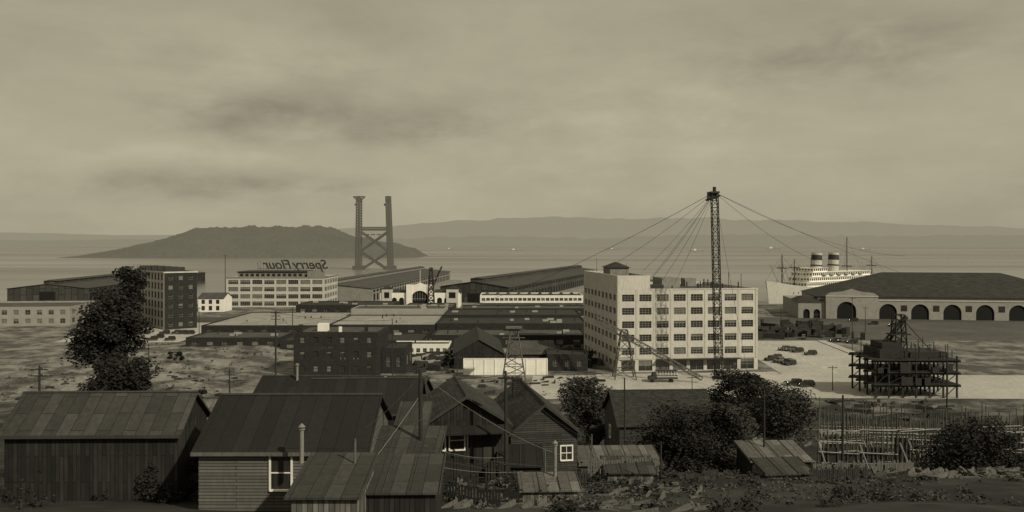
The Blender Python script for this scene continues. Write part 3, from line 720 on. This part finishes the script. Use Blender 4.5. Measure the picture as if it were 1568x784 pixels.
# ---------------------------------------------------------------- poles
def pole(px,py,D,r=.14,arms=1,name='utility_pole',mt='woodd',aw=1.2):
    x=xp(px,D);z=terr(x,D);h=zp(py,D)-z;G=Grp(name,(x,D,z));mb=G.part('pole',M[mt]);mb.cyl((0,0,-.5),(R.uniform(-.1,.1),0,h),r*1.15,r*.8,10)
    ins=G.part('insulators',M['trim'])
    for k in range(arms):
        zz=h-.5-.8*k;G.part('crossarms',M[mt]).box(-aw,aw,-.14,-.02,zz-.07,zz+.07)
        for a in(-.95,-.5,.5,.95):ins.cyl((a*aw,-.08,zz+.07),(a*aw,-.08,zz+.25),.04)
    G.done();return(x,D,z+h-.3)
p1=pole(645,565,49,.13,0);p2=pole(422,476,212,.22,3);p3=pole(535,545,112,.14,1);p4=pole(601,488,205,.12,0);p5=pole(352,565,190,.16,2);p6=pole(448,471,325,.16,2)
p7=pole(775,568,61,.12,1,aw=.6);p8=pole(1170,598,74,.09,0);p9=pole(1290,605,82,.11,1);pole(957,578,104,.1,0);pole(228,526,235,.12,1);pole(1012,676,60,.07,0);pole(1275,560,218,.1,1)
pole(1305,455,300,.12,1);pole(1196,470,330,.12,1);pole(305,470,330,.13,1);pole(345,390,520,.2,1);pole(700,545,240,.1,1);pole(543,672,41,.07,0,mt='wood');pole(60,560,110,.16,2);pole(1450,540,180,.16,2)
pole(1325,470,360,.12,1);pole(1250,480,380,.12,1);pole(560,500,270,.1,1);pole(840,520,262,.1,1);pole(500,530,200,.1,1);pole(1060,575,205,.09,1);pole(900,590,200,.09,0);pole(728,640,80,.07,0,mt='wood');pole(835,690,57,.06,0,mt='wood');pole(905,665,66,.06,0,mt='wood')
mb=MB()
def wire(a,b,sag=1,r=.02):
    a=Vector(a);b=Vector(b);pv=a
    for i in range(1,15):
        t=i/14;p=a.lerp(b,t);p.z-=sag*4*t*(1-t);mb.cyl(pv,p,r,r,4);pv=p
wire(p1,p7,.6,.012);wire(p1,(xp(540,46),46,zp(668,46)),.3,.012);wire(p7,(xp(890,66),66,zp(668,66)),.4,.012);wire((xp(650,47),47,zp(690,47)),(xp(1020,60),60,zp(715,60)),.5,.012);wire((xp(650,47),47,zp(700,47)),(xp(1080,64),64,zp(742,64)),.6,.012)
wire(p2,p5,1,.04);wire(p2,p4,1,.04);wire(p2,p6,1,.04);wire(p9,p8,.6,.02);wire(p3,p2,1.2,.03);wire(p3,p7,1.2,.02)
single('overhead_wires',mb,M['rope'])
mb=MB()
wire((xp(650,47),47,zp(640,47)),(xp(548,50),50,zp(680,50)),.15,.012);wire((xp(650,48),48,zp(682,48)),(xp(770,60),60,zp(700,60)),.3,.010);wire((xp(650,48),48,zp(710,48)),(xp(800,58),58,zp(722,58)),.25,.010);wire((xp(548,40),40,zp(735,40)),(xp(640,47),47,zp(610,47)),.1,.010);wire(p1,(xp(870,64),64,zp(700,64)),.6,.010)
single('clotheslines',mb,M['stucco'])
# ---------------------------------------------------------------- foreground houses
house('clapboard_house',xp(304,45),45,23.6,0,8.8,8.4,3.35,2.1,'x','clap','tar',[('f',3.85,1.35,1.05,1.75)],ov=.3,corner='wood').done()
house('timber_house',-29,48.5,22.8,.02,9.8,5,4.3,1.75,'x','vert','metal',ov=.3).done()
house('timber_house',-33,82,16,0,14,12,3.5,2.2,'x','vert','metall').done()
house('hip_house',xp(380,98),98,terr(-28,98),0,11,14,6.9,2.5,'x','vert','tar',[('f',3,4,1,1.4)]).done()
house('timber_house',xp(512,92),92,terr(-18,92),-.05,9,11,6.4,2.6,'x','clapd','shing',chim=(3,3,9.5)).done()
house('timber_house',xp(470,70),70,terr(-16,70),.06,9.0,9,5.0,2.0,'x','vert','tar',[('f',7,2.5,.9,1.2)]).done()
house('timber_house',xp(318,120),122,terr(-42,122),0,8,9,2.6,1.5,'x','clapd','metal').done()
shed('wooden_shed',xp(450,38),37.5,25.4,0,2.9,4.6,1.35,2.0,'vertl','metal').done()
shed('wooden_shed',xp(552,46),46,23.6,-.04,3.9,4.6,2.1,3.3,'vert','metal').done()
shed('wooden_shed',xp(549,40),40,24.6,.02,3.6,4.6,1.6,2.1,'vert','metal').done()
shed('wooden_shed',xp(603,58),58,21.6,0,2.0,5,3.0,4.4,'vert','metal').done()
G=house('board_house',-6.5,63,20.2,.16,6.2,9,4.3,1.95,'y','vert','shingy',[('f',1.9,2.4,1.05,1.35),('f',1.05,2.4,.45,1.35)],ov=.4)
pr=G.part('porch_roof',M['tar']);pr.prism([(-1.5,3.75),(-.45,4.12),(-.45,4.24),(-1.5,3.87)],-.3,6.4,'x')
pp=G.part('porch_posts',M['woodd'])
for a in(0,3,6.0):pp.box(a,a+.12,-1.4,-1.28,-1,3.78)
dr=G.part('door',M['trimd']);dr.box(4.4,5.3,-.06,-.003,.3,2.5);G.done()
G=house('board_house',-.1,66,19.6,.15,5.3,12,3.6,2.1,'y','clapd','shingy',[('f',4.0,1.4,.85,1.05),('f',.8,1.4,.7,1.0)],ov=.4,chim=(1.4,8,6.6));G.done()
shed('wooden_shed',-.9,61.5,20.4,0,3.0,3.4,1.4,2.0,'vert','tar').done()
house('shingled_house',xp(950,106),107,terr(20,107),.06,12.4,11,5.0,3.2,'x','clapd','shing',[('l',4,2,1,1.5),('f',9,2,1,1.4)]).done()
shed('wooden_shed',xp(890,70),70,18.2,.03,6.6,4.2,1.45,1.9,'vertl','metall').done()
shed('wooden_shed',xp(930,62),62,20.4,0,3.4,2.6,.8,1.2,'vertl','metal').done()
shed('wooden_shed',xp(1152,71),71,18.0,.05,5.0,4.2,1.7,2.3,'vert','metall').done()
shed('wooden_shed',xp(1175,63),63,20.0,.1,3.4,2.6,.8,1.2,'vertl','metal').done()
house('timber_house',xp(20,66),66,19.5,.1,9,8,3.4,2.2,'x','clapd','shing').done()
shed('wooden_shed',xp(285,55),55,21.4,0,2.0,4,2.6,3.2,'vertl','metall').done()
shed('wooden_shed',xp(800,52),52,22.4,.05,3.4,2.4,.4,.7,'vertl','metall').done()
def pipe(px,py,D,h,r,mt='concrete_d'):
    mb=MB();mb.cyl((0,0,0),(0,0,h),r,r,12);mb.cyl((0,0,h),(0,0,h+.06),r*1.5,r*1.5,12);mb.cyl((0,0,h+.15),(0,0,h+.32),r*1.7,.03,12);mb.cyl((0,0,h),(0,0,h+.2),r*.6,r*.6,8)
    single('stove_pipe',mb,M[mt],(xp(px,D),D,zp(py,D)-h))
pipe(462,658,43.5,1.7,.11);pipe(850,682,54,3.2,.11,'concrete_d');pipe(590,580,96,2,.15);pipe(455,560,104,2,.16)
# fences
def fence(px0,D0,px1,D1,h=1.5,mt='wood',gap=.08):
    x0,x1=xp(px0,D0),xp(px1,D1);L=math.hypot(x1-x0,D1-D0);a=math.atan2(D1-D0,x1-x0);mb=MB();n=int(L/.2)
    for i in range(n):
        if R.random()<.09:continue
        s=i*.2;zz=terr(x0+math.cos(a)*s,D0+math.sin(a)*s);w=.2-gap*R.uniform(.3,1);mb.box(s,s+w,-.015,.015,zz-.1,zz+h+R.uniform(-.25,.15))
    for k in(.3,1.1):
        for i in range(0,n,10):
            s=i*.2;s2=min(L,s+2);za=terr(x0+math.cos(a)*s,D0+math.sin(a)*s);zb=terr(x0+math.cos(a)*s2,D0+math.sin(a)*s2)
            mb.beam((s,.06,za+h*k*.75),(s2,.06,zb+h*k*.75),.07)
    single('board_fence',mb,M[mt],(x0,D0,0),a)
fence(665,60,790,60,1.6,'woodd');fence(900,63,1012,64,1.5,'wood');fence(790,57,900,58,1.0,'woodd');fence(1245,70,1400,76,1.1,'wood');fence(280,58,310,66,1.6,'woodd');fence(660,52,800,50,1.1,'woodd');fence(300,160,420,165,1.4,'woodd');fence(1240,62,1330,64,.9,'woodd')
rubble('scrap_heap',-4,12,48,60,160,'wood',.8,.15,(.03,.1));rubble('scrap_heap',12,30,60,70,100,'woodd',.9,.2,(.03,.12));rubble('scrap_heap',-26,-18,50,80,60,'wood',.9,.2,(.03,.12));rubble('scrap_heap',26,50,62,86,260,'wood',1.6,.2,(.04,.1))
# ---------------------------------------------------------------- vegetation
def leafquad(mb,c,s,rr):
    a=rr.uniform(0,6.28);u=Vector((math.cos(a),math.sin(a),rr.uniform(-.6,.6))).normalized();w=u.cross(Vector((rr.uniform(-1,1),rr.uniform(-1,1),rr.uniform(-.3,1)))).normalized()
    o=len(mb.v);mb.v+=[tuple(c-u*s),tuple(c+w*s*.55),tuple(c+u*s),tuple(c-w*s*.55)];mb.f.append((o,o+1,o+2,o+3))
def tree(name,x,y,rx,ry,rz,cz,n,seed,leaf='leaf',ls=.26,nc=34,zb=None,cr=.34):
    rr=random.Random(seed);zb=terr(x,y) if zb is None else zb;G=Grp(name,(x,y,zb));c=cz-zb
    tr=G.part('trunk',M['bark']);lf=G.part('crown',M[leaf])
    tr.cyl((0,0,-.4),(.2,0,max(1,c-rz*.4)),.05*rz+.12,.03*rz+.06,8)
    for k in range(nc):
        while True:
            p=Vector((rr.uniform(-1,1),rr.uniform(-1,1),rr.uniform(-1,1)))
            if .2<p.length<1:break
        p=p*(1.0 if k%3 else 1.1)*.84;cc=Vector((p.x*rx,p.y*ry,c+p.z*rz))
        if k<12: 
            mid=Vector((p.x*rx*.4,p.y*ry*.4,c+p.z*rz*.4-.4));s0=Vector((.1,0,max(.8,c-rz*.6)));tr.cyl(s0,mid,.03*rz+.04,.02*rz+.02,6);tr.cyl(mid,cc,.02*rz+.02,.02,5)
        r0=min(rx,rz)*cr*rr.uniform(.45,1.35);sx=rr.uniform(.8,1.5)
        for i in range(int(n/nc*min(1.6,(r0/(min(rx,rz)*cr))**1.5+.15))):
            d=Vector((rr.gauss(0,1),rr.gauss(0,1),rr.gauss(0,1))).normalized()*(r0*rr.uniform(.2,1.25)**.7)
            d.z*=.7;d.x*=sx;q=cc+d
            leafquad(lf,q,ls*rr.uniform(.4,1.2),rr)
    G.done(norm=False)
def tpx(name,px0,px1,py0,py1,D,n,seed,**k):
    x=xp((px0+px1)/2,D);rx=(px1-px0)/2/F*D;zt=zp(py0,D);zb=zp(py1,D);rz=(zt-zb)/2
    tree(name,x,D,rx,rx*.8,rz,(zt+zb)/2,n,seed,**k)
tpx('broadleaf_tree',858,940,572,676,142,14000,1,leaf='leaf',ls=.22,nc=48)
tpx('broadleaf_tree',976,1100,610,755,77,24000,2,leaf='leafd',ls=.15,nc=80)
tpx('broadleaf_tree',1058,1166,604,752,80,20000,3,leaf='leaf',ls=.15,nc=64)
tpx('broadleaf_tree',1078,1190,560,650,124,14000,4,leaf='leafd',ls=.22,nc=48)
tpx('broadleaf_tree',1140,1246,588,690,104,14000,5,leaf='leaf',ls=.19,nc=48)
tpx('tall_tree',160,220,408,510,68,9000,6,leaf='leafd',ls=.15,nc=20,cr=.5)
tpx('tall_tree',122,222,450,580,66,16000,8,leaf='leafd',ls=.16,nc=34,cr=.42)
tpx('tall_tree',136,230,540,650,62,14000,9,leaf='leafd',ls=.15,nc=34,cr=.42)
tpx('broadleaf_tree',1420,1590,640,790,84,16000,10,leaf='leafd',ls=.2,nc=60)
tpx('broadleaf_tree',885,945,640,690,120,4000,11,leaf='leafd',ls=.2,nc=16)
def scrub(name,regions,leaf,ls,seed):
    rr=random.Random(seed);mb=MB()
    for (x0,x1,y0,y1,n,r0,r1,m) in regions:
        for k in range(n):
            x=rr.uniform(x0,x1);y=rr.uniform(y0,y1);r=rr.uniform(r0,r1);z=terr(x,y)
            for i in range(m):
                d=Vector((rr.gauss(0,.5),rr.gauss(0,.5),abs(rr.gauss(0,.45))))*r
                leafquad(mb,Vector((x,y,z))+d,ls*rr.uniform(.5,1.3),rr)
    single(name,mb,M[leaf],norm=False)
scrub('hillside_shrubs',[(-45,-18,44,110,60,.6,1.8,110),(-20,26,46,70,60,.4,1.0,90),(10,28,66,104,60,.5,1.4,110),(-60,20,118,180,130,.8,2,90),(28,60,60,86,40,.3,.8,70)],'leafd',.14,21)
scrub('vacant_lot_weeds',[(-150,-72,200,320,300,.3,1.2,30),(-70,60,190,212,60,.5,1.4,40)],'weed',.2,22)
scrub('grass_tufts',[(-4,30,48,66,360,.15,.5,22),(20,60,60,125,300,.2,.6,16)],'weed',.1,24)
x=xp(268,262);tree('bush',x,262,3.6,2.6,1.5,2.8,2500,31,leaf='leafd',ls=.26,nc=14)
tree('bush',xp(300,200),200,3.0,2.6,1.8,2.0,2500,32,leaf='leafd',ls=.26,nc=14)
tree('bush',xp(265,50),50,2.6,2.6,1.6,24.2,4500,33,leaf='leafd',ls=.13,nc=18)
tree('bush',xp(905,258),258,2.0,2,2.6,3,1500,34,leaf='leafd',ls=.26,nc=10)
# ---------------------------------------------------------------- light
sd=Vector((.62,-.62,.62)).normalized()
sl=bpy.data.lights.new('sun','SUN');sl.energy=3.3;sl.angle=math.radians(1.2);sl.color=(1,.925,.74)
so=bpy.data.objects.new('sun',sl);so.rotation_euler=sd.to_track_quat('Z','Y').to_euler();so.location=(0,-50,120);COL.objects.link(so)
w=bpy.data.worlds.new('World');scene.world=w;w.use_nodes=True;N=NT(w.node_tree)
for n_ in list(w.node_tree.nodes):w.node_tree.nodes.remove(n_)
out=N.n('ShaderNodeOutputWorld');bg=N.n('ShaderNodeBackground');bg.inputs[1].default_value=.1;N.l(bg.outputs[0],out.inputs[0])
sky=N.n('ShaderNodeTexSky');sky.sky_type='NISHITA';sky.sun_disc=False;sky.sun_elevation=math.asin(sd.z);sky.sun_rotation=math.atan2(sd.x,sd.y);sky.dust_density=3;sky.air_density=1.2
bwn=N.n('ShaderNodeRGBToBW');N.l(sky.outputs[0],bwn.inputs[0])
ti=N.n('ShaderNodeVectorMath',operation='SCALE');ti.inputs[0].default_value=(1,.925,.68);N.l(bwn.outputs[0],ti.inputs['Scale'])
tc=N.n('ShaderNodeTexCoord')
def cloudnoise(scale,zs,loc,det,rough,dist):
    mp=N.n('ShaderNodeMapping');mp.inputs['Scale'].default_value=(1,1,zs);mp.inputs['Location'].default_value=loc;N.l(tc.outputs['Generated'],mp.inputs[0])
    nz=N.n('ShaderNodeTexNoise');nz.inputs['Scale'].default_value=scale;nz.inputs['Detail'].default_value=det;nz.inputs['Roughness'].default_value=rough;nz.inputs['Distortion'].default_value=dist;N.l(mp.outputs[0],nz.inputs['Vector']);return nz.outputs[0]
def mrange(s,a,b,c,d,smooth=False):
    r=N.n('ShaderNodeMapRange',interpolation_type='SMOOTHSTEP' if smooth else 'LINEAR');N.l(s,r.inputs[0]);r.inputs[1].default_value=a;r.inputs[2].default_value=b;r.inputs[3].default_value=c;r.inputs[4].default_value=d;return r.outputs[0]
def math2(op,a,b):
    m=N.n('ShaderNodeMath',operation=op)
    for i,q in enumerate((a,b)):
        if isinstance(q,(int,float)):m.inputs[i].default_value=q
        else:N.l(q,m.inputs[i])
    return m.outputs[0]
n1=cloudnoise(3.0,3.4,(3.1,.4,.3),9,.55,.35);n2=cloudnoise(9,2.6,(1.1,2.4,.7),8,.6,.2)
def patch(px,py,rx,ry):
    v=Vector(((px-CX)/F,1,(HZ-py)/F)).normalized()
    su=N.n('ShaderNodeVectorMath',operation='SUBTRACT');N.l(tc.outputs['Generated'],su.inputs[0]);su.inputs[1].default_value=v
    mu=N.n('ShaderNodeVectorMath',operation='MULTIPLY');N.l(su.outputs[0],mu.inputs[0]);mu.inputs[1].default_value=(F/rx,F/rx,F/ry)
    le=N.n('ShaderNodeVectorMath',operation='LENGTH');N.l(mu.outputs[0],le.inputs[0])
    return mrange(le.outputs['Value'],0,1,1,0,True)
dk_=math2('ADD',math2('ADD',patch(400,180,260,60),patch(640,200,170,50)),math2('ADD',patch(1290,85,280,70),patch(320,285,340,35)))
br_=math2('ADD',patch(420,105,320,75),math2('ADD',patch(330,238,260,25),patch(950,190,380,140)))
cn1=mrange(n1,.36,.64,0,1);cn2=mrange(n2,.34,.66,0,1)
base=math2('ADD',3.4,math2('MULTIPLY',math2('SUBTRACT',cn1,.5),.6))
base=math2('ADD',base,math2('MULTIPLY',math2('SUBTRACT',cn2,.5),.3))
base=math2('SUBTRACT',base,math2('MULTIPLY',dk_,math2('ADD',.15,math2('MULTIPLY',math2('SUBTRACT',1,cn2),1.15))))
base=math2('ADD',base,math2('MULTIPLY',br_,math2('ADD',.1,math2('MULTIPLY',cn2,.55))))
sz=N.n('ShaderNodeSeparateXYZ');N.l(tc.outputs['Generated'],sz.inputs[0])
m2=math2('MULTIPLY',base,mrange(sz.outputs[2],.08,.32,1.08,.93))
cl=N.n('ShaderNodeVectorMath',operation='SCALE');cl.inputs[0].default_value=(1.14,1.04,.75);N.l(m2,cl.inputs['Scale'])
mx=N.n('ShaderNodeMix');mx.data_type='RGBA';mx.inputs[0].default_value=.88;N.l(ti.outputs[0],mx.inputs[6]);N.l(cl.outputs[0],mx.inputs[7]);N.l(mx.outputs[2],bg.inputs[0])
# ---------------------------------------------------------------- camera
cd=bpy.data.cameras.new('camera');co=bpy.data.objects.new('camera',cd);COL.objects.link(co)
co.location=(0,0,H);co.rotation_euler=(math.radians(90),0,0)
cd.sensor_width=36;cd.lens=36*F/1568;cd.shift_y=-(392-HZ)/1568;cd.clip_end=80000;cd.clip_start=.5
scene.camera=co
